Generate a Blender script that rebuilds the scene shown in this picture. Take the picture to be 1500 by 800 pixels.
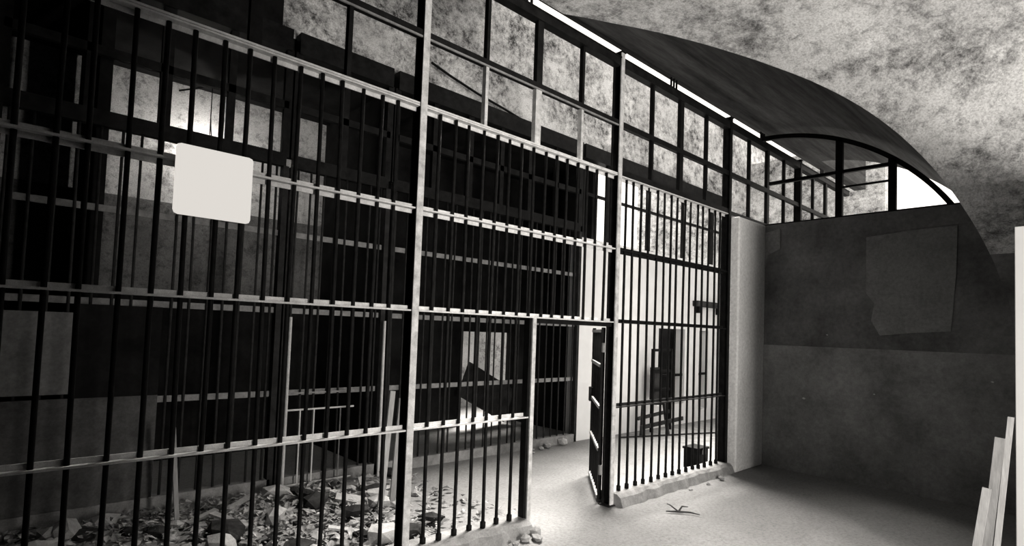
import bpy, bmesh, math, random
from mathutils import Vector, Matrix
rnd = random.Random(7)
for o in list(bpy.data.objects): bpy.data.objects.remove(o)
SC = bpy.context.scene
COL = SC.collection

# ------------------------------------------------------------------ camera
cam = bpy.data.cameras.new('camera'); co = bpy.data.objects.new('camera', cam); COL.objects.link(co)
YAW, PITCH, ROLL = 0.8273, 0.0458, 0.0355
fw = Vector((math.cos(YAW)*math.cos(PITCH), math.sin(YAW)*math.cos(PITCH), math.sin(PITCH)))
rt = Vector((math.sin(YAW), -math.cos(YAW), 0)); up = rt.cross(fw)
rt, up = math.cos(ROLL)*rt + math.sin(ROLL)*up, -math.sin(ROLL)*rt + math.cos(ROLL)*up
m = Matrix((rt, up, -fw)).transposed().to_4x4(); m.translation = Vector((-2.321, -3.688, 1.8))
co.matrix_world = m
cam.sensor_width = 36; cam.lens = 36*822/1500; cam.shift_y = 46.5/1500; cam.clip_start = .02
SC.camera = co

# ------------------------------------------------------------------ light
TINT = (1.0, 0.95, 0.885)
w = bpy.data.worlds.new('overcast'); SC.world = w; w.use_nodes = True
bg = w.node_tree.nodes['Background']; bg.inputs[0].default_value = (*TINT, 1); bg.inputs[1].default_value = 2.0

sun = bpy.data.lights.new('sun', 'SUN'); sun.energy = 34.0; sun.angle = math.radians(35); sun.color = TINT
so = bpy.data.objects.new('sun', sun); COL.objects.link(so)
so.rotation_euler = Vector((-.42, -.30, -.86)).to_track_quat('-Z', 'Y').to_euler()

def area(name, loc, direction, sx, sy, energy):
    l = bpy.data.lights.new(name, 'AREA'); l.shape = 'RECTANGLE'; l.size = sx; l.size_y = sy; l.energy = energy; l.color = TINT
    o = bpy.data.objects.new(name, l); COL.objects.link(o); o.location = loc
    o.rotation_euler = Vector(direction).to_track_quat('-Z', 'Y').to_euler(); return o
# daylight through the tall doorway in the right-hand wall (out of view)
area('doorway_daylight', (.36, -6.95, 1.6), (0.12, 1, .06), 1.0, 3.0, 640)

vs = SC.view_settings
vs.view_transform = 'Standard'; vs.look = 'None'; vs.gamma = 1; vs.exposure = 0.0; vs.use_curve_mapping = False

# ------------------------------------------------------------------ materials
def new_mat(name):
    mt = bpy.data.materials.new(name); mt.use_nodes = True
    nt = mt.node_tree; b = nt.nodes['Principled BSDF']
    return mt, nt, b
def noise(nt, scale, detail=4, rough=.6, stretch=None, dist=0):
    tc = nt.nodes.new('ShaderNodeTexCoord'); n = nt.nodes.new('ShaderNodeTexNoise')
    n.inputs['Scale'].default_value = scale; n.inputs['Detail'].default_value = detail; n.inputs['Roughness'].default_value = rough
    n.inputs['Distortion'].default_value = dist
    mp = nt.nodes.new('ShaderNodeMapping'); nt.links.new(tc.outputs['Object'], mp.inputs[0])
    if stretch: mp.inputs['Scale'].default_value = stretch
    nt.links.new(mp.outputs[0], n.inputs[0])
    return n.outputs[0]
def ramp(nt, src, stops):
    r = nt.nodes.new('ShaderNodeValToRGB'); cr = r.color_ramp
    while len(cr.elements) < len(stops): cr.elements.new(.5)
    for e, (p, v) in zip(cr.elements, stops): e.position = p; e.color = (v, v, v, 1)
    nt.links.new(src, r.inputs[0]); return r.outputs[0]
def mul(nt, a, b, mode='MULTIPLY', fac=1):
    mx = nt.nodes.new('ShaderNodeMixRGB'); mx.blend_type = mode; mx.inputs[0].default_value = fac
    nt.links.new(a, mx.inputs[1]); nt.links.new(b, mx.inputs[2]); return mx.outputs[0]
def bump(nt, b, src, strength, dist=.02):
    n = nt.nodes.new('ShaderNodeBump'); n.inputs['Strength'].default_value = strength; n.inputs['Distance'].default_value = dist
    nt.links.new(src, n.inputs['Height']); nt.links.new(n.outputs[0], b.inputs['Normal'])
M = {}
def mat_grain(name, lo, hi, scale=8, rough=.8, bmp=.2, stretch=None, metallic=0, grain=True):
    mt, nt, b = new_mat(name)
    n1 = noise(nt, scale, 6, .65, stretch)
    c = ramp(nt, n1, [(.3, lo), (.7, hi)])
    if grain:
        c = mul(nt, c, ramp(nt, noise(nt, scale*11, 3, .7, stretch), [(.3, .7), (.7, 1.0)]))
    nt.links.new(c, b.inputs['Base Color']); b.inputs['Specular IOR Level'].default_value = .04; b.inputs['Roughness'].default_value = rough; b.inputs['Metallic'].default_value = metallic
    if bmp: bump(nt, b, n1, bmp)
    M[name] = mt; return mt
def mat_mottled(name, base, dark, scale=1.0, amount=.5, bmp=.4):
    """old limewash: pale plaster with flaking dark stains"""
    mt, nt, b = new_mat(name)
    big = ramp(nt, noise(nt, 1.3*scale, 4, .6), [(.36, base*.72), (.60, base)])
    mid = noise(nt, 9.5*scale, 12, .84, dist=.2)
    zone = noise(nt, 1.7*scale, 3, .6, (1, 1, 1.3))
    mx = nt.nodes.new('ShaderNodeMath'); mx.operation = 'MULTIPLY_ADD'; mx.inputs[1].default_value = .42; mx.inputs[2].default_value = -.21
    nt.links.new(zone, mx.inputs[0])
    ad = nt.nodes.new('ShaderNodeMath'); ad.operation = 'ADD'; nt.links.new(mid, ad.inputs[0]); nt.links.new(mx.outputs[0], ad.inputs[1])
    flake = ramp(nt, ad.outputs[0], [(.24+.12*amount, dark), (.33+.14*amount, .55), (.42+.16*amount, 1.0)])
    fine = ramp(nt, noise(nt, 55*scale, 6, .85), [(.34, .42), (.56, 1.0)])
    c = mul(nt, mul(nt, big, flake), fine)
    nt.links.new(c, b.inputs['Base Color']); b.inputs['Roughness'].default_value = .92
    bump(nt, b, mid, bmp, .03); M[name] = mt; return mt
mat_mottled('vault_plaster', .80, .14, 1.0, .78)
mat_mottled('upper_plaster', .85, .03, 1.0, 1.0)
mat_mottled('cell_plaster', .62, .08, 1.3, .6)
mat_mottled('cell_plaster_dark', .17, .1, 1.6, .7)
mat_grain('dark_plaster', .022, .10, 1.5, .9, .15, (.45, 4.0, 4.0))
mat_grain('upper_wall_paint', .13, .30, 1.8, .85, .1)
mat_grain('dado_paint', .22, .44, 2.0, .8, .1)
mat_grain('patch_plaster', .24, .38, 2.5, .9, .2)
mat_grain('pier_plaster', .78, .9, 2.2, .85, .12)
mat_grain('white_wash', .64, .72, 2.0, .85, .08, grain=False)
mat_grain('white_door_paint', .44, .48, 3.0, .5, .02, grain=False)
mat_grain('black_iron', .004, .014, 14, .5, .1, metallic=0)
mat_grain('frame_iron', .006, .018, 10, .5, .1)
mat_grain('rail_paint', .5, .8, 18, .6, .25)
mat_grain('post_paint', .35, .75, 14, .6, .3)
mat_grain('dull_iron', .012, .035, 10, .6, .15)
mat_grain('dull_rail', .16, .30, 14, .6, .2)
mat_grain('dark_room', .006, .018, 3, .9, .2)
mat_grain('concrete', .17, .34, 7, .9, .5)
mat_grain('old_wood', .18, .36, 6, .8, .3, (1, 1, .12))
mat_grain('pale_wood', .30, .5, 6, .75, .2, (1, 1, .1))
mat_grain('dark_wood', .02, .06, 6, .8, .3)
mat_grain('rubble_pale', .3, .5, 9, .95, .6)
mat_grain('rubble_dark', .012, .05, 9, .95, .6)
mat_grain('dry_leaf', .008, .5, 9, .9, .1, grain=False)
mat_grain('sheet_metal', .05, .12, 4, .7, .1)
mat_grain('grey_sheet', .10, .22, 3, .7, .1)
mat_grain('bed_paint', .5, .7, 14, .5, .1)
# floor: worn dusty cement
mt, nt, b = new_mat('dusty_floor')
c = ramp(nt, noise(nt, 1.0, 6, .6), [(.3, .17), (.65, .235)])
c = mul(nt, c, ramp(nt, noise(nt, 30, 6, .8), [(.28, .5), (.55, 1.0)]))
c = mul(nt, c, ramp(nt, noise(nt, 7, 8, .8), [(.25, .5), (.45, 1.0)]))
nt.links.new(c, b.inputs['Base Color']); b.inputs['Roughness'].default_value = .95
bump(nt, b, noise(nt, 22, 8, .8), .35, .02); M['dusty_floor'] = mt
# glowing face of the added glare panel
mt, nt, b = new_mat('lamp_glow')
b.inputs['Base Color'].default_value = (.02, .02, .02, 1); b.inputs['Roughness'].default_value = 1; b.inputs['Specular IOR Level'].default_value = 0; b.inputs['Emission Color'].default_value = (1.0, .95, .885, 1); b.inputs['Emission Strength'].default_value = .74
M['lamp_glow'] = mt
mt, nt, b = new_mat('bulb_glass'); b.inputs['Emission Color'].default_value = (1, .95, .885, 1); b.inputs['Emission Strength'].default_value = 4; M['bulb_glass'] = mt

# ------------------------------------------------------------------ mesh helpers
def thicken(mb, dz=.12):
    n = len(mb.v); cnt = {}
    for f in mb.f:
        for a, b in zip(f, f[1:]+f[:1]): cnt.setdefault(frozenset((a, b)), []).append((a, b))
    mb.v += [(x, y, z+dz) for x, y, z in mb.v]
    mb.f += [tuple(i+n for i in f[::-1]) for f in list(mb.f)]
    for k, e in cnt.items():
        if len(e) == 1: a, b = e[0]; mb.f.append((b, a, a+n, b+n))
    return mb
class MB:
    def __init__(s): s.v = []; s.f = []
    def box(s, x0, x1, y0, y1, z0, z1):
        i = len(s.v)
        s.v += [(x0,y0,z0),(x1,y0,z0),(x1,y1,z0),(x0,y1,z0),(x0,y0,z1),(x1,y0,z1),(x1,y1,z1),(x0,y1,z1)]
        s.f += [tuple(i+k for k in q) for q in ((0,3,2,1),(4,5,6,7),(0,1,5,4),(1,2,6,5),(2,3,7,6),(3,0,4,7))]
        return s
    def obox(s, c, ax, ay, az):
        """oriented box: centre, three half axis vectors"""
        i = len(s.v); c = Vector(c); ax, ay, az = Vector(ax), Vector(ay), Vector(az)
        for sz in (-1, 1):
            for sx, sy in ((-1,-1),(1,-1),(1,1),(-1,1)): s.v.append(tuple(c + sx*ax + sy*ay + sz*az))
        s.f += [tuple(i+k for k in q) for q in ((0,3,2,1),(4,5,6,7),(0,1,5,4),(1,2,6,5),(2,3,7,6),(3,0,4,7))]
        return s
    def beam(s, a, b, w, d, side=(0,1,0)):
        a, b = Vector(a), Vector(b); ax = (b-a); h = ax.length/2; ax.normalize()
        sd = Vector(side); e1 = ax.cross(sd)
        if e1.length < 1e-4: e1 = ax.cross(Vector((1,0,0)))
        e1.normalize(); e2 = e1.cross(ax).normalized()
        return s.obox((a+b)/2, e1*w/2, e2*d/2, ax*h)
    def tube(s, pts, radii, n=8):
        rings = []
        for k, (p, r) in enumerate(zip(pts, radii)):
            p = Vector(p); a = Vector(pts[max(0, k-1)]); c = Vector(pts[min(len(pts)-1, k+1)])
            d = (c-a).normalized(); e1 = d.cross(Vector((0.3, 1, 0.1))).normalized(); e2 = d.cross(e1)
            i = len(s.v); rings.append(i)
            for j in range(n):
                t = 2*math.pi*j/n; s.v.append(tuple(p + r*(math.cos(t)*e1 + math.sin(t)*e2)))
        for a, c in zip(rings, rings[1:]):
            for j in range(n): s.f.append((a+j, a+(j+1) % n, c+(j+1) % n, c+j))
        s.f.append(tuple(rings[0]+j for j in range(n))[::-1]); s.f.append(tuple(rings[-1]+j for j in range(n)))
        return s
    def mesh(s, name, mat, smooth=False):
        me = bpy.data.meshes.new(name); me.from_pydata(s.v, [], s.f); me.update()
        bm = bmesh.new(); bm.from_mesh(me); bmesh.ops.recalc_face_normals(bm, faces=bm.faces); bm.to_mesh(me); bm.free()
        me.materials.append(M[mat])
        if smooth:
            for p in me.polygons: p.use_smooth = True
        return me
    def build(s, name, mat, parent=None, smooth=False, bevel=0):
        o = bpy.data.objects.new(name, s.mesh(name, mat, smooth)); COL.objects.link(o)
        if parent is not None: o.parent = parent
        if bevel:
            b = o.modifiers.new('bevel', 'BEVEL'); b.width = bevel; b.segments = 2; b.limit_method = 'ANGLE'
        return o
def link(me, name, parent=None, loc=(0,0,0), scale=(1,1,1), rot=(0,0,0)):
    o = bpy.data.objects.new(name, me); COL.objects.link(o); o.location = loc; o.scale = scale; o.rotation_euler = rot
    if parent is not None: o.parent = parent
    return o
def tag(o, label, cat=None, group=None, kind=None):
    o['label'] = label
    if cat: o['category'] = cat
    if group: o['group'] = group
    if kind: o['kind'] = kind
    return o
def thing(name, label, cat, loc=(0,0,0), group=None):
    o = bpy.data.objects.new(name, None); COL.objects.link(o); o.location = loc; o.empty_display_size = .1
    return tag(o, label, cat, group)
def struct(o, label, cat): return tag(o, label, cat, kind='structure')

# ------------------------------------------------------------------ dimensions (metres; X along the grille, Y away from it)
L = 2.512
R1, R2, R3, R4, R5, R6 = 1.018, 1.927, 2.712, 3.521, 4.095, 4.804
XE = 5.90           # end wall
YB = 2.50           # far cell fronts
VR, VZ = 2.88, 2.03 # barrel vault

# ------------------------------------------------------------------ setting
struct(MB().box(-7, XE+.2, -7.2, -4.1, -.2, 0).build('floor', 'dark_room'), 'dark flagged floor of the hall behind the camera', 'floor')  # unseen floor coloured dark to keep bounced light down
struct(MB().box(-7, .7, -4.1, -.16, -.2, 0).build('floor', 'dark_room'), 'dark flagged floor in front of the left bars', 'floor')  # coloured dark to keep bounced light off the left rails
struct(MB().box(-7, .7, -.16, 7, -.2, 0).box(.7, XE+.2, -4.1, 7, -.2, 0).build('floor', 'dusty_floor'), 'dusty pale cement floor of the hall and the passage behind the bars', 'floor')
struct(MB().box(XE+.2, 13, -7.2, 7, -.2, 0).build('floor', 'concrete'), 'cement ground beyond the dark end wall', 'floor')

GR = [(1.30,.16),(1.48,.05),(2.06,-.29),(2.66,-.70),(3.1,-1.02),(3.45,-1.33),(3.70,-1.65),(3.90,-1.97),(4.08,-2.25),(4.3,-2.47),(4.62,-2.66),(4.95,-2.76),(5.35,-2.84),(5.90,-2.879)]
def vz(y): return VZ + math.sqrt(max(0, VR*VR - y*y))
def interp(x, tab):
    if x <= tab[0][0]: return tab[0][1]
    for (a, p), (b, q) in zip(tab, tab[1:]):
        if x <= b: return p + (q-p)*(x-a)/(b-a)
    return tab[-1][1]
gx_of_y = sorted((y, x) for x, y in GR)
# smooth side cell (dark plaster barrel) from the groin to beyond the end wall
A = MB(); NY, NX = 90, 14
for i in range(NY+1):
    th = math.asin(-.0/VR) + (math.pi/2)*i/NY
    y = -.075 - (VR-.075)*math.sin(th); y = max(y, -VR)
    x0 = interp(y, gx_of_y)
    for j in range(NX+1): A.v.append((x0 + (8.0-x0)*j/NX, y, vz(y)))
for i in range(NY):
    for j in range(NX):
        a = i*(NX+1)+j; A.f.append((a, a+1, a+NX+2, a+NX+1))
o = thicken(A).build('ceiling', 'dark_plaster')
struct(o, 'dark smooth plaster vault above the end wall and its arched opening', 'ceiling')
# mottled cell, barrel across, springing from the far right corner
def bz(x): 
    y = interp(x, GR); return vz(y) if x > 1.48 else vz(0)
B = MB(); xs = [-7, -5, -3, -1, 0, .8, 1.3] + [1.48 + (5.9-1.48)*k/110 for k in range(111)]
NB = 20
for x in xs:
    y0 = interp(x, GR) if x > 1.3 else -.02
    y0 = min(y0, -.02)
    for j in range(NB+1): B.v.append((x, y0 + (-7.2-y0)*j/NB, bz(x)))
for i in range(len(xs)-1):
    for j in range(NB):
        a = i*(NB+1)+j; B.f.append((a, a+1, a+NB+2, a+NB+1))
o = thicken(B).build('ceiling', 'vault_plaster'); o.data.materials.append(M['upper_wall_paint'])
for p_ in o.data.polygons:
    if p_.center.x > 5.1 or p_.center.x < .9: p_.material_index = 1  # unseen left part coloured dark to cut bounced light
struct(o, 'pale mottled flaking vault curving down to the right corner', 'ceiling')

# end wall: dark paint above a slightly paler dado, parapet height with the arched opening above it
DADO = 1.726
struct(MB().box(XE, XE+.2, -7.2, 0, DADO, 3.465).build('wall_end', 'upper_wall_paint'), 'dark painted upper part of the end wall under the arched opening', 'wall')
o = MB().box(XE-.012, XE+.2, -7.2, 0, 0, DADO).build('wall_end', 'dado_paint'); struct(o, 'slightly paler lower band of the dark end wall', 'wall')
def patch(parent, pts, th, name, mat):
    mb = MB(); n = len(pts)
    for x in (XE+.005, XE-th): mb.v += [(x, y, z) for y, z in pts]
    mb.f += [tuple(range(n)), tuple(range(2*n-1, n-1, -1))] + [(k, (k+1) % n, n+(k+1) % n, n+k) for k in range(n)]
    return mb.build(name, mat, parent)
wu = bpy.data.objects['wall_end']
patch(wu, [(-1.467, 3.163), (-1.924, 3.203), (-2.404, 3.216), (-2.391, 2.655), (-2.339, 1.97), (-1.996, 1.944), (-1.625, 1.9), (-1.526, 2.088), (-1.563, 2.306), (-1.471, 2.438)], .012, 'plaster_patch', 'patch_plaster')
patch(wu, [(-0.161, 3.353), (-0.384, 3.389), (-0.388, 3.102), (-0.215, 3.027), (-0.169, 2.82)], .012, 'plaster_patch', 'patch_plaster')
for (y_, z_), s_ in zip([(-0.733, 1.013), (-2.71, 1.416), (-1.017, 1.89), (-1.569, 1.158)], (.022, .016, .01, .012)):
    patch(o if z_ < DADO else wu, [(y_-s_, z_), (y_-.3*s_, z_-s_*.6), (y_+s_, z_+.1*s_), (y_, z_+s_*.7)], .03, 'paint_chip', 'white_wash')
# part of the end wall above the parapet, right of the vault (closed)
E2 = MB(); ys = [-7.2, -4, -VR] + [-2.85+.03*k for k in range(18)]
ys = [-7.2, -4.0, -2.88, -2.80, -2.70, -2.6, -2.5, -2.44]
for y in ys: E2.v += [(XE+.02, y, 3.40), (XE+.02, y, max(3.41, vz(max(y, -VR))+.05 if y > -VR else 5.0)), (XE+.18, y, 3.40), (XE+.18, y, max(3.41, vz(max(y, -VR))+.05 if y > -VR else 5.0))]
for k in range(len(ys)-1):
    a = 4*k; b_ = a+4
    E2.f += [(a, a+1, b_+1, b_), (a+2, b_+2, b_+3, a+3), (a+1, a+3, b_+3, b_+1)]
struct(E2.build('wall_end', 'upper_wall_paint'), 'end wall closing the haunch right of the arched opening', 'wall')
struct(MB().box(-7.2, -7, -7.2, 7, -.2, 7).build('wall_left', 'dark_room'), 'dark wall closing the hall behind the camera', 'wall')
struct(MB().box(-7, -.55, -7.2, -7.0, 0, 5.2).box(1.1, XE, -7.2, -7.0, 0, 5.2).box(-.55, 1.1, -7.2, -7.0, 3.3, 5.2).build('wall_right', 'dark_room'), 'plaster wall of the hall with a tall doorway', 'wall')  # unseen wall coloured dark to weaken the bounce in the hall
struct(MB().beam((-.30, -5.92, 0), (-.30, -5.92, 4.85), 2.3, .06, (1, -.25, 0)).build('wall_partition', 'dark_room'), 'dark partition beside the doorway behind the camera', 'wall')  # added out of view to block doorway light towards the left
struct(MB().box(3.16, XE, -3.36, -3.22, 0, 3.3).build('wall_side', 'upper_wall_paint'), 'wall behind the white door closing the dark corner', 'wall')  # added hidden wall, keeps doorway light out of the corner
# wall over the grille (outer face of the light well) and lintel
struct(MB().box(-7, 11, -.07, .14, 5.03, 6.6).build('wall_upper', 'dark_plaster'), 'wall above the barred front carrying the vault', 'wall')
# pier and wall continuing the grille line
o = MB().box(2*L+.06, XE+.02, -.17, .12, 0, 3.47).build('wall_pier', 'pier_plaster', bevel=.02); struct(o, 'lit plaster pier between the bars and the dark end wall', 'wall')
struct(MB().box(XE, 11, 0, .12, 0, 3.47).build('wall_divider', 'pier_plaster'), 'wall carrying on the line of the bars beyond the end wall', 'wall')
# kerbs under the bars
def kerb(x0, x1, label):
    mb = MB(); n = max(3, int((x1-x0)/.12)); r = random.Random(int(x0*100)+5)
    for k in range(n+1):
        x = x0 + (x1-x0)*k/n; j = r.uniform(-.02, .02); z = .125 + r.uniform(-.012, .01)
        mb.v += [(x, -.17+j, -.01), (x, -.13+j*.8, z-.03), (x, -.09, z), (x, .12, z), (x, .14, -.01)]
    for k in range(n):
        a = 5*k
        for q in range(4): mb.f.append((a+q, a+q+1, a+q+6, a+q+5))
    mb.f += [(0,1,2,3,4), tuple(5*n+q for q in (4,3,2,1,0))]
    struct(mb.build('trim_1', 'concrete'), label, 'kerb')
kerb(-7, 1.28, 'crumbling cement kerb under the left and middle bars'); kerb(L+.06, 2*L+.06, 'cement kerb under the bars beside the plaster pier')

# passage beyond: far upper wall, added roof slab darkening the left half, cells
struct(MB().box(-7, -.15, YB+.1, YB+.3, 5.0, 6.72).build('wall_far', 'dark_room'), 'black upper wall over the left cell', 'wall')  # left stretch of the far wall, shade painted as near-black
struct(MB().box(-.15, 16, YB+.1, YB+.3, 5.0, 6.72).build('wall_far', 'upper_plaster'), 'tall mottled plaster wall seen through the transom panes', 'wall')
struct(MB().box(-7, 2.8, .0, YB+.3, 6.73, 6.9).build('ceiling', 'dark_room'), 'dark roof over the left half of the passage', 'ceiling')  # added unseen slab, keeps daylight off the left half
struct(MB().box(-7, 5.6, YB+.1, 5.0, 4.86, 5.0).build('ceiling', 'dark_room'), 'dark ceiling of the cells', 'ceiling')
struct(MB().box(-7, 1.32, 4.6, 4.8, 0, 4.9).build('wall_cell', 'cell_plaster'), 'stained back wall of the lit left cell', 'wall')
struct(MB().box(-7, 1.28, 4.585, 4.6, 2.1, 3.28).build('wall_cell', 'cell_plaster_dark'), 'dingy middle band of the left cell back wall', 'wall')  # darker slab over the plaster, shade put into its colour
struct(MB().box(-7, 1.28, 4.57, 4.6, 0, 2.1).build('wall_cell', 'dark_room'), 'black painted lower band of the left cell back wall', 'wall')  # near-black slab, paints the shade low on the wall
# middle cell back wall with a low opening
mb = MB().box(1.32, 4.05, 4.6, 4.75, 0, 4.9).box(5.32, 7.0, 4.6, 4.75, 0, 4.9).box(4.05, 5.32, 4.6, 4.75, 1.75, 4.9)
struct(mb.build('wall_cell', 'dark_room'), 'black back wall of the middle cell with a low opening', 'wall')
struct(MB().box(-1.74, -1.64, YB+.15, 4.57, 0, 4.86).build('wall_cell', 'dark_room'), 'dark partition on the left side of the lit cell', 'wall')  # added partition, stops the fill light spreading left
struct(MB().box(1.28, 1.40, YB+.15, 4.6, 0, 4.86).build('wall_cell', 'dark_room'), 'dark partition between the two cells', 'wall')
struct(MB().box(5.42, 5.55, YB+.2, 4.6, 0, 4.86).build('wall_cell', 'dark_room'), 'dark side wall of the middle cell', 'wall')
struct(MB().box(2.5, 8, 6.6, 6.8, 0, 3.2).build('wall_yard', 'cell_plaster'), 'stained yard wall outside the low cell opening', 'wall')
# white wall right of the cells with two dark windows
W0, W1 = 4.88, 10.6
op = [(7.30, 8.28, .42, 1.95), (8.86, 9.26, .25, 1.94)]
mb = MB()
mb.box(W0, op[0][0], YB-.02, YB+.2, 0, 3.42).box(op[0][1], op[1][0], YB-.02, YB+.2, 0, 3.42).box(op[1][1], W1, YB-.02, YB+.2, 0, 3.42)
for x0, x1, z0, z1 in op: mb.box(x0, x1, YB-.02, YB+.2, 0, z0).box(x0, x1, YB-.02, YB+.2, z1, 3.42)
struct(mb.build('wall_white', 'white_wash'), 'bright whitewashed wall behind the right-hand bars', 'wall')
for k, (x0, x1, z0, z1) in enumerate(op):
    o = struct(MB().box(x0-.02, x1+.02, YB+.3, YB+.34, z0-.02, z1+.02).box(x0-.04, x0, YB+.2, YB+.3, z0, z1).box(x1, x1+.04, YB+.2, YB+.3, z0, z1).build('window_%d' % (k+1), 'dark_room'),
        ['wide dark barred window in the whitewashed wall', 'narrow dark window in the whitewashed wall'][k], 'window')
    MB().box(x0, x1, YB+.02, YB+.06, .98, 1.03).build('window_bar', 'black_iron', o)
    for q in range(1, 4 if k == 0 else 2):
        x = x0 + (x1-x0)*q/(4 if k == 0 else 2); MB().tube([(x, YB+.06, z0), (x, YB+.06, z1)], [.014]*2, 6).build('window_bar', 'black_iron', o)
# building beyond the arched opening
struct(MB().box(11.5, 11.7, -.3, 6, 0, 6.2).build('wall_beyond', 'upper_plaster'), 'grey stained wall seen far off through the arched opening', 'wall')

# ------------------------------------------------------------------ front grille
def i_post(label, x, h=4.855, name='steel_post', face='post_paint'):
    t = thing(name, label, 'post', (x, 0, 0), 'steel posts of the barred front')
    MB().box(0, .058, -.052, -.040, 0, h).build('front_flange', face, t)
    MB().box(.023, .035, -.040, .050, 0, h).box(0, .058, .050, .062, 0, h).build('web', 'black_iron', t)
    MB().box(-.04, .06, -.075, .075, 0, .012).build('base_plate', 'dull_iron', t)
    MB().box(-.01, .068, -.06, .07, h, h+.015).build('cap', 'black_iron', t)
    return t
i_post('tall steel post at the left edge of the barred front', -L)
i_post('tall pale-faced steel post left of the open gateway', 0)
i_post('tall steel post on which the open gate hangs', L)
i_post('tall black steel post against the plaster pier', 2*L, face='black_iron')  # front flange in black iron, its shade put into the colour

def bar_mesh(name, h, r, bend, seed, mat='black_iron', z0=0, foot=True):
    rr = random.Random(seed); pts = []; rad = []
    n = 7
    ph = rr.uniform(0, 6.28)
    if foot: 
        pts += [(0,0,0), (0,0,.05)]; rad += [r*1.65, r*1.65]
        pts.append((0,0,.056)); rad.append(r)
    for k in range(1 if foot else 0, n+1):
        z = h*k/n; pts.append((bend*math.sin(math.pi*k/n)*math.cos(ph), .4*bend*math.sin(math.pi*k/n)*math.sin(ph), z)); rad.append(r)
    return MB().tube(pts, rad, 8).mesh(name, mat, True)
def rail(parent, x0, x1, z, up_, dn, mat='rail_paint', y=0, depth=.036, name='rail', fl=.036):
    """angle iron: leg through which the bars pass and a flange behind them"""
    mb = MB().box(x0, x1, y-depth, y+.022, z-.006, z+.006)
    if up_: mb.box(x0, x1, y+.014, y+.022, z+.004, z+fl)
    if dn: mb.box(x0, x1, y+.014, y+.022, z-fl, z-.004)
    return mb.build(name, mat, parent)
BARH = R4-.125
FB = [bar_mesh('bar_long', BARH, .0145, .010, s) for s in range(5)]
UB = [bar_mesh('bar_short', R4-R2, .0145, .006, s+20, foot=False) for s in range(3)]
def bay(x0, label, door=False, rp='rail_paint'):
    t = thing('barred_panel', label, 'bars', (x0+.058, 0, 0), 'barred panels between the steel posts')
    w = L-.058
    half = 1.29-.058
    rail(t, 0, w, R4-.008, False, True); rail(t, 0, w, R3, True, True, rp); rail(t, 0, w, R2, True, False, rp)
    rail(t, 0, half if door else w, R1, True, False, 'dull_iron' if rp == 'frame_iron' else rp)
    n = 15
    for k in range(n):
        x = w*(k+1)/(n+1) + rnd.uniform(-.008, .008)
        rz = (rnd.uniform(-.004, .004), rnd.uniform(-.004, .004), rnd.uniform(0, 6))
        if door and x > half-.02: link(UB[k % 3], 'bar', t, (x, 0, R2-.005), (1, 1, 1), rz)
        else: link(FB[(k*3+int(x0)) % 5], 'bar', t, (x, 0, .12), (1, 1, 1), rz)
    if door:
        MB().box(1.30-.058, 1.345-.058, -.045, -.030, 0, R2-.006).build('door_post', 'post_paint', t)
        dp = MB().box(1.27-.058, 1.34-.058, -.030, .04, 0, R2-.006).build('door_post', 'black_iron', t)
        MB().box(half+.08, w, -.01, .03, R2-.05, R2-.008).build('door_head', 'black_iron', t)
        MB().box(1.31-.058, 1.345-.058, .04, .06, .95, 1.07).build('lock_plate', 'dull_iron', dp)
    return t
bay(-L, 'barred panel on the left, below the glaring lamp'); bay(0, 'middle barred panel holding the open gateway', True); bay(L, 'barred panel on the right, against the plaster pier', rp='frame_iron')  # right rails take near-black iron: backlit silhouette put into the colour

def transom(x0, label, bottom=R4, lit=True, pale=True):
    t = thing('transom_frame', label, 'window frame', (x0+.058, 0, 0), 'transom frames above the barred panels')
    w = L-.058
    MB().box(0, w, -.045, .045, R6-.095, R6-.012).box(0, w, -.055, .055, R6-.012, R6).build('top_beam', 'frame_iron', t)
    MB().box(0, w, -.03, .03, R5-.035, R5+.02).build('middle_rail', 'frame_iron', t)
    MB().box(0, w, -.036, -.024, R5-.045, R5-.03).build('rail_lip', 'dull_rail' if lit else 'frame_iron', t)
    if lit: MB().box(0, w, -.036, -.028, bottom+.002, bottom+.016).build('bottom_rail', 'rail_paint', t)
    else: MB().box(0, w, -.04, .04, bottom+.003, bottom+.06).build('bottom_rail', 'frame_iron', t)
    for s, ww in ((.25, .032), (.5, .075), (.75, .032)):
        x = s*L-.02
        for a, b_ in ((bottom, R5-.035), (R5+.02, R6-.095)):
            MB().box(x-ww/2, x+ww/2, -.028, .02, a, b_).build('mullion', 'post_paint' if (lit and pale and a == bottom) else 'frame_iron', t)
    x = s*L
    for dx in (-.26, -.20, -.14): MB().box(.5*L+dx, .5*L+dx+.018, -.01, .01, R6, 4.95).build('spindle', 'black_iron', t)
    return t
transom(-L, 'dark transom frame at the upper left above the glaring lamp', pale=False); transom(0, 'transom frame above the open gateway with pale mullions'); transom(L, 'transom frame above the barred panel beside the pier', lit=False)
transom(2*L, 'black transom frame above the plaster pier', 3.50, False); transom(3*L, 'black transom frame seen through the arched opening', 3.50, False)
i_post('short black post standing on the wall beyond the end wall', 3*L, 1.37, face='black_iron').location.z = 3.475

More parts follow.
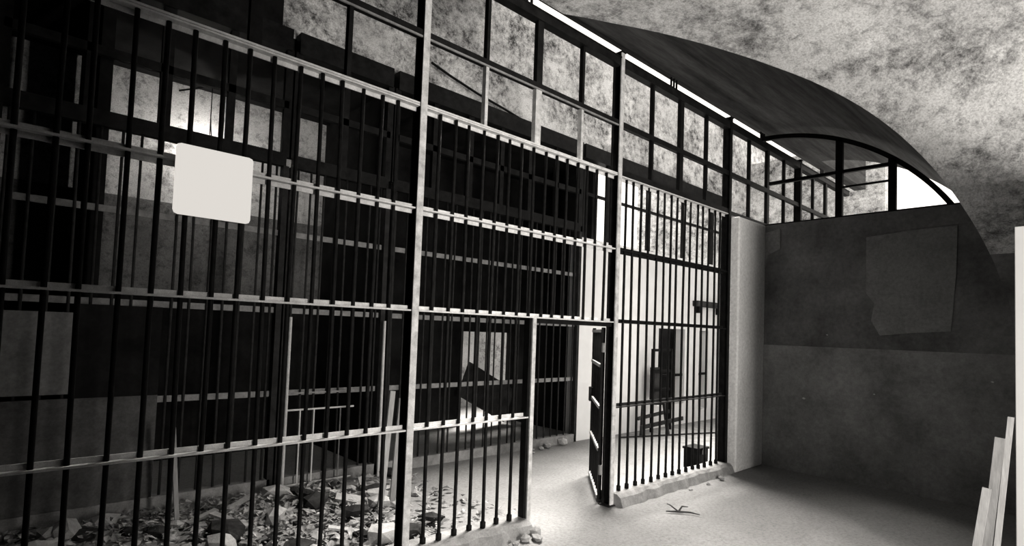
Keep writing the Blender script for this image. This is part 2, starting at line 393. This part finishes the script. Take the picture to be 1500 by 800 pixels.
# ------------------------------------------------------------------ open gate
g = thing('iron_gate', 'open iron gate swung inward, seen edge on in the gateway', 'gate', (L+.01, .10, 0))
g.rotation_euler = (0, 0, math.radians(44))
GW = 1.15
for x in (0, GW-.04): MB().box(x, x+.04, -.02, .02, .03, R2-.06).build('stile', 'black_iron', g)
for z in (.05, .55, 1.0, 1.45, R2-.10): MB().box(.04, GW-.04, -.025, .03, z-.015, z+.02).build('gate_rail', 'rail_paint', g)
gb = MB().tube([(0,0,0), (0,0,R2-.12)], [.012]*2, 8).mesh('gate_bar', 'black_iron', True)
for k in range(7): link(gb, 'bar', g, (.04+(GW-.08)*(k+1)/8, 0, .04))
for z in (.3, 1.6): MB().tube([(-.015, 0, z), (-.015, 0, z+.1)], [.02]*2, 8).build('hinge', 'dull_rail', g)
lb = MB().box(GW-.14, GW, -.05, .05, .95, 1.12).build('lock_box', 'dull_iron', g); MB().tube([(GW-.07, -.055, 1.03), (GW-.07, -.10, 1.03)], [.012, .02], 8).build('handle', 'dull_rail', lb)

# ------------------------------------------------------------------ arched opening frame in the end wall
t = thing('arch_frame', 'black iron frame of the arched opening above the end wall', 'window frame', (XE+.05, 0, 3.465))
mb = MB(); n = 26; ro = VR-.10
ring = []
for k in range(n+1):
    a = math.radians(90-33.5) * 0 + (math.pi/2) + math.asin(.09/ro) + (k/n)*(math.asin(2.40/ro)-math.asin(.09/ro))
    ring.append((a))
for k, a in enumerate(ring):
    for (rr, xx) in ((ro-.06, -.03), (ro, -.03), (ro, .03), (ro-.06, .03)):
        mb.v.append((xx, rr*math.cos(a), VZ-3.465 + rr*math.sin(a)))
for k in range(n):
    a = 4*k
    for q in range(4): mb.f.append((a+q, a+(q+1) % 4, a+4+(q+1) % 4, a+4+q))
mb.build('arch_rail', 'frame_iron', t)
def arcz(y): return VZ-3.465 + math.sqrt((ro-.03)**2 - y*y)
for y, ww in ((-1.13, .085), (-1.74, .085)): MB().box(-.03, .03, y-ww/2, y+ww/2, 0, arcz(y)).build('mullion', 'frame_iron', t)
MB().box(-.025, .025, -1.76, -.2, .60, .645).build('cross_rail', 'frame_iron', t)
MB().box(-.012, .012, -1.74, -1.13, .40, .425).build('cross_rail', 'frame_iron', t)
MB().box(-.04, .06, -2.42, -.1, -.03, .02).build('sill', 'frame_iron', t)

# ------------------------------------------------------------------ far cell fronts (same pattern, 2.5 m behind)
CB = [bar_mesh('cell_bar', R4, .0125, .006, s+40, 'dull_iron', foot=False) for s in range(3)]
def cell_front(x0, x1, label):
    t = thing('cell_front', label, 'bars', (x0, YB, 0), 'barred cell fronts across the passage')
    w = x1-x0
    MB().box(0, w, -.06, .08, 4.78, 5.02).build('top_beam', 'frame_iron', t)
    MB().box(0, w, -.03, .03, 4.14, 4.22).build('middle_rail', 'frame_iron', t)
    MB().box(0, w, -.04, .04, 3.50, 3.64).build('transom_rail', 'frame_iron', t)
    for z in (1.03, 1.93, 2.77): MB().box(0, w, .012, .03, z-.03, z+.03).build('rail', 'dull_rail', t)
    MB().box(0, w, -.05, .06, 0, .13).build('sill', 'concrete', t)
    n = int(round(w/.157))
    for k in range(n): link(CB[k % 3], 'bar', t, (w*(k+.5)/n, 0, .02), (1,1,1), (rnd.uniform(-.003,.003), rnd.uniform(-.003,.003), k))
    nm = max(1, int(round(w/.62)))
    for k in range(nm+1):
        x = w*k/nm; ww = .10 if k % 2 == 0 else .07
        MB().box(x-ww/2, x+ww/2, -.03, .03, 3.6, 4.8).build('mullion', 'frame_iron', t)
    for x in (0, w): MB().box(x-.03, x+.03, -.05, .05, 0, 3.5).build('post', 'dull_iron', t)
    return t
c1 = cell_front(-2.40, -.08, 'barred cell front at the far left behind the glaring lamp')
cell_front(.0, 1.18, 'barred cell front behind the leaning bed frame'); c2 = cell_front(1.26, 4.84, 'long barred cell front seen through the gateway')
cell_front(-6.9, -2.48, 'barred cell front running out of view on the left')
# sheet metal cladding on the left cell front
MB().box(.62, 1.24, -.07, -.04, .15, 1.9).build('sheet_panel', 'dark_room', c1)
MB().box(0, .60, -.07, -.04, 1.12, 1.82).build('sheet_panel', 'grey_sheet', c1)
MB().box(0, 1.24, -.075, -.045, .14, 1.08).build('sheet_panel', 'sheet_metal', c1)
# beam carried on to the right over the white wall
t = thing('beam_frame', 'long dark beam frame on the whitewashed wall', 'frame', (4.9, YB, 3.42))
MB().box(0, 5.2, -.06, .08, 1.36, 1.60).build('top_beam', 'frame_iron', t); MB().box(0, 5.2, -.02, .02, .74, .79).build('cross_rail', 'frame_iron', t)
for k, x in enumerate((.0, .65, 1.92, 3.2, 4.4, 5.1)): MB().box(x, x+.09, -.03, .03, 0, 1.4).build('upright', 'frame_iron', t)

# ------------------------------------------------------------------ added light sources at the left cell
t = thing('floodlight', 'glaring square floodlight hung on the left bars', 'lamp', (-1.43, -.12, 2.38))  # added emissive panel standing in for a bright window behind the bars
def rbox(x0, x1, y0, y1, z0, z1, name, mat, par, bev): return MB().box(x0, x1, y0, y1, z0, z1).build(name, mat, par, bevel=bev)
rbox(-.205, .205, -.05, .0, 0, .40, 'diffuser', 'lamp_glow', t, .045)
hs = rbox(-.19, .19, .0, .05, .02, .38, 'housing', 'black_iron', t, .01)
MB().beam((0, .04, .38), (0, .10, .36), .03, .02).build('hanger', 'black_iron', hs)
t = thing('bare_bulb', 'bare bulb hanging inside the left cell behind the floodlight', 'lamp', (-.42, 4.24, 4.0))  # added source, hidden from view, to brighten the cell wall
bm_ = bmesh.new(); bmesh.ops.create_uvsphere(bm_, u_segments=16, v_segments=10, radius=.05); me = bpy.data.meshes.new('bulb'); bm_.to_mesh(me); bm_.free(); me.materials.append(M['bulb_glass'])
link(me, 'bulb', t); MB().tube([(0,0,.05), (0,0,.12)], [.025, .02], 10).build('socket', 'black_iron', t); MB().tube([(0,0,.12), (0,0,.86)], [.006]*2, 6).build('cord', 'black_iron', t)
dm = MB(); nd = 20
for rr_, zz in ((.03, -.14), (.10, -.12), (.16, -.05), (.15, -.045), (.09, -.11), (.03, -.13)):
    for k in range(nd): dm.v.append((rr_*math.cos(6.2832*k/nd), zz, rr_*math.sin(6.2832*k/nd)))
for q in range(6):
    for k in range(nd): dm.f.append((q*nd+k, q*nd+(k+1) % nd, ((q+1) % 6)*nd+(k+1) % nd, ((q+1) % 6)*nd+k))
ds = dm.build('dish', 'dull_iron', t, True)  # added shield, keeps the fill light off the front frames
MB().tube([(0, -.12, .06), (0, -.06, .2), (0, 0, .4)], [.006]*3, 6).build('bracket', 'black_iron', ds)
pl = bpy.data.lights.new('bulb_light', 'POINT'); pl.energy = 36; pl.color = TINT; pl.shadow_soft_size = .01
po = bpy.data.objects.new('bulb_light', pl); COL.objects.link(po); po.parent = t; po.location = (0, .065, 0)

# ------------------------------------------------------------------ white door and planks at the right edge
t = thing('white_door', 'tall white-painted door standing open at the right edge', 'door', (3.1, -3.17, 0))
leaf = MB().box(-.025, .025, -.86, 0, .01, 2.68).build('leaf', 'white_door_paint', t, bevel=.004)
for z0, z1 in ((.2, 1.15), (1.35, 2.5)):
    MB().box(-.035, -.02, -.76, -.10, z0, z1).build('panel', 'white_door_paint', leaf, bevel=.005)
MB().tube([(-.03, -.80, 1.05), (-.08, -.80, 1.05), (-.085, -.80, 1.05)], [.012, .012, .03], 10).build('knob', 'dull_iron', leaf)
MB().box(-.03, .03, -.92, -.86, 0, 2.7).build('hinge_post', 'dull_rail', t)
for k, (x, y, h, ln, mt_, lab) in enumerate(((3.04, -3.15, 1.31, .28, 'pale_wood', 'longest thin lath leaning against the white door'),
                         (2.99, -3.095, 1.16, .24, 'old_wood', 'wider grey lath leaning beside the white door'),
                         (2.93, -3.03, .80, .14, 'pale_wood', 'short pale lath leaning in front of the white door'))):
    a = Vector((x-.12+.03*k, y+.10, 0)); b_ = Vector((x, y, h))
    o = MB().beam(tuple(a), tuple(b_), (.035, .055, .05)[k], .018, (1, 0, .1)).build('wooden_lath', mt_)
    tag(o, lab, 'lath', 'laths leaning at the right edge')

# ------------------------------------------------------------------ twig on the hall floor
t = thing('dry_twig', 'small forked dry twig lying on the bright hall floor', 'twig', (2.90, -.62, .012)); t.scale = (.75, .75, .75)
MB().tube([(-.12, .12, .01), (0, 0, .012), (.10, -.12, .012), (.13, -.24, .008)], [.008, .016, .011, .006], 6).build('stem', 'dark_wood', t)
MB().tube([(0, 0, .012), (.14, .03, .05), (.24, 0, .03)], [.014, .010, .005], 6).build('branch', 'dark_wood', t)
MB().tube([(0, 0, .012), (.02, .14, .06), (.10, .24, .04)], [.012, .009, .005], 6).build('branch', 'dark_wood', t)

# ------------------------------------------------------------------ things in the passage
def place_lump(name, loc, s, mat, label, group, seed, cat='rubble'):
    r = random.Random(seed); bm = bmesh.new(); bmesh.ops.create_icosphere(bm, subdivisions=1, radius=1)
    sx, sy, sz = s*r.uniform(.7, 1.4), s*r.uniform(.6, 1.1), s*r.uniform(.35, .7)
    for v in bm.verts: v.co = Vector((v.co.x*sx, v.co.y*sy, v.co.z*sz))*r.uniform(.75, 1.2)
    zmin = min(v.co.z for v in bm.verts)
    me = bpy.data.meshes.new(name); bm.to_mesh(me); bm.free(); me.materials.append(M[mat])
    o = link(me, name, None, (loc[0], loc[1], loc[2]-zmin-.003), (1,1,1), (0, 0, r.uniform(0, 6)))
    return tag(o, label, cat, group)
# broken bench by the white wall
t = thing('broken_bench', 'broken dark wooden bench lying in front of the whitewashed wall', 'bench', (6.35, 1.95, 0))
MB().beam((-.15, .15, .16), (.75, -.15, .30), .07, .03).build('seat_board', 'dark_wood', t)
MB().beam((-.1, .25, .30), (.55, .02, .42), .06, .03).build('seat_board', 'dark_wood', t)
MB().beam((-.05, .2, .0), (.02, .22, .62), .05, .05).build('leg', 'dark_wood', t); MB().beam((.5, 0, .0), (.42, .06, .66), .05, .05).build('leg', 'dark_wood', t)
MB().beam((-.02, .25, .58), (.5, .06, .55), .05, .03).build('back_rail', 'dark_wood', t)
t = thing('cot_frame', 'dark upright cot frame standing by the whitewashed wall', 'bed frame', (6.75, 2.25, 0))
for x in (0, .62): MB().box(x, x+.05, -.02, .03, 0, 1.55).build('post', 'black_iron', t)
for z in (.75, 1.1, 1.5): MB().box(.05, .62, -.01, .02, z, z+.05).build('cross_rail', 'black_iron', t)
MB().box(.02, .3, .03, .06, .6, 1.2).build('mattress_rag', 'dark_wood', t)
o = MB().tube([(5.75, 2.2, .02), (6.9, 1.8, .02), (7.75, 1.5, .02)], [.014]*3, 8).build('iron_pipe', 'dull_iron'); tag(o, 'thin iron pipe lying along the passage floor', 'pipe')
t = thing('metal_box', 'black metal box on the floor behind the bars by the pier', 'box', (4.92, .32, 0))
rbox(-.14, .14, -.11, .11, 0, .26, 'body', 'black_iron', t, .01); MB().box(-.15, .15, -.12, .12, .26, .29).build('lid', 'black_iron', t); MB().box(-.03, .03, -.13, -.11, .2, .28).build('latch', 'dull_rail', t)

t = thing('wall_shelf', 'dark board fixed high on the whitewashed wall', 'shelf', (8.55, YB-.03, 2.45))
MB().box(0, 1.1, -.12, .0, 0, .12).build('board', 'dark_wood', t)
for x in (.1, 1.0): MB().box(x, x+.04, -.10, .0, -.14, 0).build('bracket', 'black_iron', t)
o = MB().beam((-1.05, 1.9, 0), (-1.12, 1.92, .85), .035, .02, (0, 1, 0)).build('wooden_stake', 'pale_wood'); tag(o, 'pale stake standing upright in the rubble under the glaring lamp', 'stake')
# iron bed frame leaning at the cell front
t = thing('iron_bed_frame', 'pale iron bed frame standing against the far cell front', 'bed frame', (.02, YB-.14, 0))
for x in (0, 1.14): MB().tube([(x, 0, 0), (x, .0, 1.86)], [.016]*2, 8).build('post', 'bed_paint', t)
for z in (.06, .52, .86, 1.04): MB().tube([(0, 0, z), (.78, 0, z)], [.010]*2, 8).build('cross_rail', 'bed_paint' if z < 1 else 'dull_rail', t)
for k in range(1, 5): MB().tube([(.155*k, 0, .06), (.155*k, 0, .86)], [.008]*2, 6).build('spindle', 'bed_paint' if k < 4 else 'dull_rail', t)
tag(MB().tube([(1.749, 2.48, 5.313), (2.067, 2.48, 5.236), (2.552, 2.48, 5.143), (3.01, 2.48, 5.083), (3.477, 2.48, 5.009)], [.018]*5, 6).build('loose_cable', 'black_iron'), 'loose black cable slanting across the mottled wall above the gateway', 'cable')
tag(MB().tube([(-0.741, 4.5, 4.731), (-0.447, 4.5, 4.872), (-0.027, 4.5, 4.97), (0.434, 4.5, 4.94), (0.932, 4.5, 4.937), (1.481, 4.5, 4.774), (1.953, 4.5, 4.711)], [.012]*7, 6).build('loose_cable', 'black_iron'), 'thin sagging cable on the lit cell wall above the lamp', 'cable')  # crack in the wall built as a thin tube
# broken boards in the middle cell opening
o = MB().obox((4.55, 4.40, .62), (.55, -.02, -.28), (0, .02, 0), (.12, 0, .30)).build('broken_board', 'dark_wood'); tag(o, 'dark broken board slanting across the low cell opening', 'board')
for k, (x, z, ln, tl) in enumerate(((2.75, .75, .8, .16), (2.62, .68, .7, -.10))):
    o = MB().beam((.50+k*.22, 1.15+.15*k, 0), (.66+k*.2, 1.28+.15*k, ln+.35), .06, .02, (0, 1, .3)).build('splintered_plank', ['pale_wood', 'old_wood'][k])
    tag(o, ['pale splintered plank standing in the rubble by the middle post', 'grey splintered plank standing in the rubble by the middle post'][k], 'plank')

# rubble heap in the passage
place_id = 0
for k in range(130):
    u = rnd.random(); x = -2.2 + 3.6*u; y = .35 + 2.0*rnd.random()
    if x > .75 and y < 1.4: continue
    s = rnd.choice((.04, .05, .07, .09, .12, .15))
    dark = rnd.random() < .45
    sz = 'small' if s < .055 else 'middling' if s < .1 else 'big'
    zy = 'close behind the bars' if y < .95 else 'in the middle of the passage' if y < 1.65 else 'against the far cell front'
    zx = 'at the left edge' if x < -1.5 else 'beneath the glaring lamp' if x < -.6 else 'below the pale bed frame' if x < .5 else 'beside the middle post'
    place_lump('plaster_lump', (x, y, 0), s, 'rubble_dark' if dark else 'rubble_pale',
        '%s %s %s, %s' % (sz, 'dark rubble lump' if dark else 'pale plaster lump', zy, zx),
        'dark rubble lumps' if dark else 'pale plaster lumps', 100+k)
for k, (x, y, s) in enumerate(((3.75,2.36,.06),(3.92,2.32,.05),(4.1,2.36,.08),(3.6,2.2,.04),(4.45,2.36,.10))):
    place_lump('plaster_lump', (x, y, 0), s, 'rubble_pale', 'lump of plaster at the sill seen through the gateway', 'lumps at the gateway sill', 300+k)
for k, (x, y, s) in enumerate(((1.12,-.22,.05),(1.22,-.26,.06),(.98,-.24,.04),(1.3,-.16,.07),(.8,-.23,.03),(4.55,-.24,.05),(4.2,-.25,.03),(3.8,-.24,.03))):
    place_lump('cement_crumb', (x, y, 0), s, 'concrete', 'broken cement piece at the kerb left of the gateway' if x < 2 else 'broken cement piece at the kerb beside the pier', 'kerb crumbs left' if x < 2 else 'kerb crumbs right', 330+k)
for k in range(9):
    x = rnd.uniform(-1.9, .9); y = rnd.uniform(.6, 2.1); a = rnd.uniform(0, 3.14); ln = rnd.uniform(.2, .45)
    d = Vector((math.cos(a), math.sin(a), 0))*ln/2; z = rnd.uniform(.03, .12)
    o = MB().beam((x-d.x, y-d.y, z*.4+.012), (x+d.x, y+d.y, z+.012), .07, .018, (0, 0, 1)).build('fallen_batten', 'old_wood' if k % 2 else 'pale_wood')
    tag(o, '%s wooden batten lying in the rubble %s' % (['pale', 'grey'][k % 2], 'at the left edge' if x < -1.3 else 'under the glaring lamp' if x < -.6 else 'below the bed frame' if x < .3 else 'beside the middle post'), 'batten', 'battens in the rubble')
# uncountable dry leaves and flakes
lv = MB(); r = random.Random(3)
for k in range(5200):
    x = -2.6 + 4.1*r.random(); y = .16 + 2.2*r.random()
    if x > .6 and r.random() < .8: continue
    s = r.choice((.014, .02, .03, .04, .055)); z = r.uniform(.004, .07)
    a = r.uniform(0, 6.28); t1 = r.uniform(-.9, .9); t2 = r.uniform(-.7, .7)
    e1 = Vector((math.cos(a), math.sin(a), t1*.7))*s; e2 = Vector((-math.sin(a), math.cos(a), t2*.7))*s*.55
    z = max(z, abs(e1.z)+abs(e2.z)+.003); c = Vector((x, y, z)); i = len(lv.v)
    lv.v += [tuple(c-e1), tuple(c+e2+Vector((0,0,.3*s))), tuple(c+e1), tuple(c-e2+Vector((0,0,.2*s)))]
    lv.f += [(i, i+1, i+2), (i, i+2, i+3)]
o = lv.build('leaf_litter', 'dry_leaf'); tag(o, 'litter of dry leaves and plaster flakes on the passage floor', 'litter', kind='stuff')
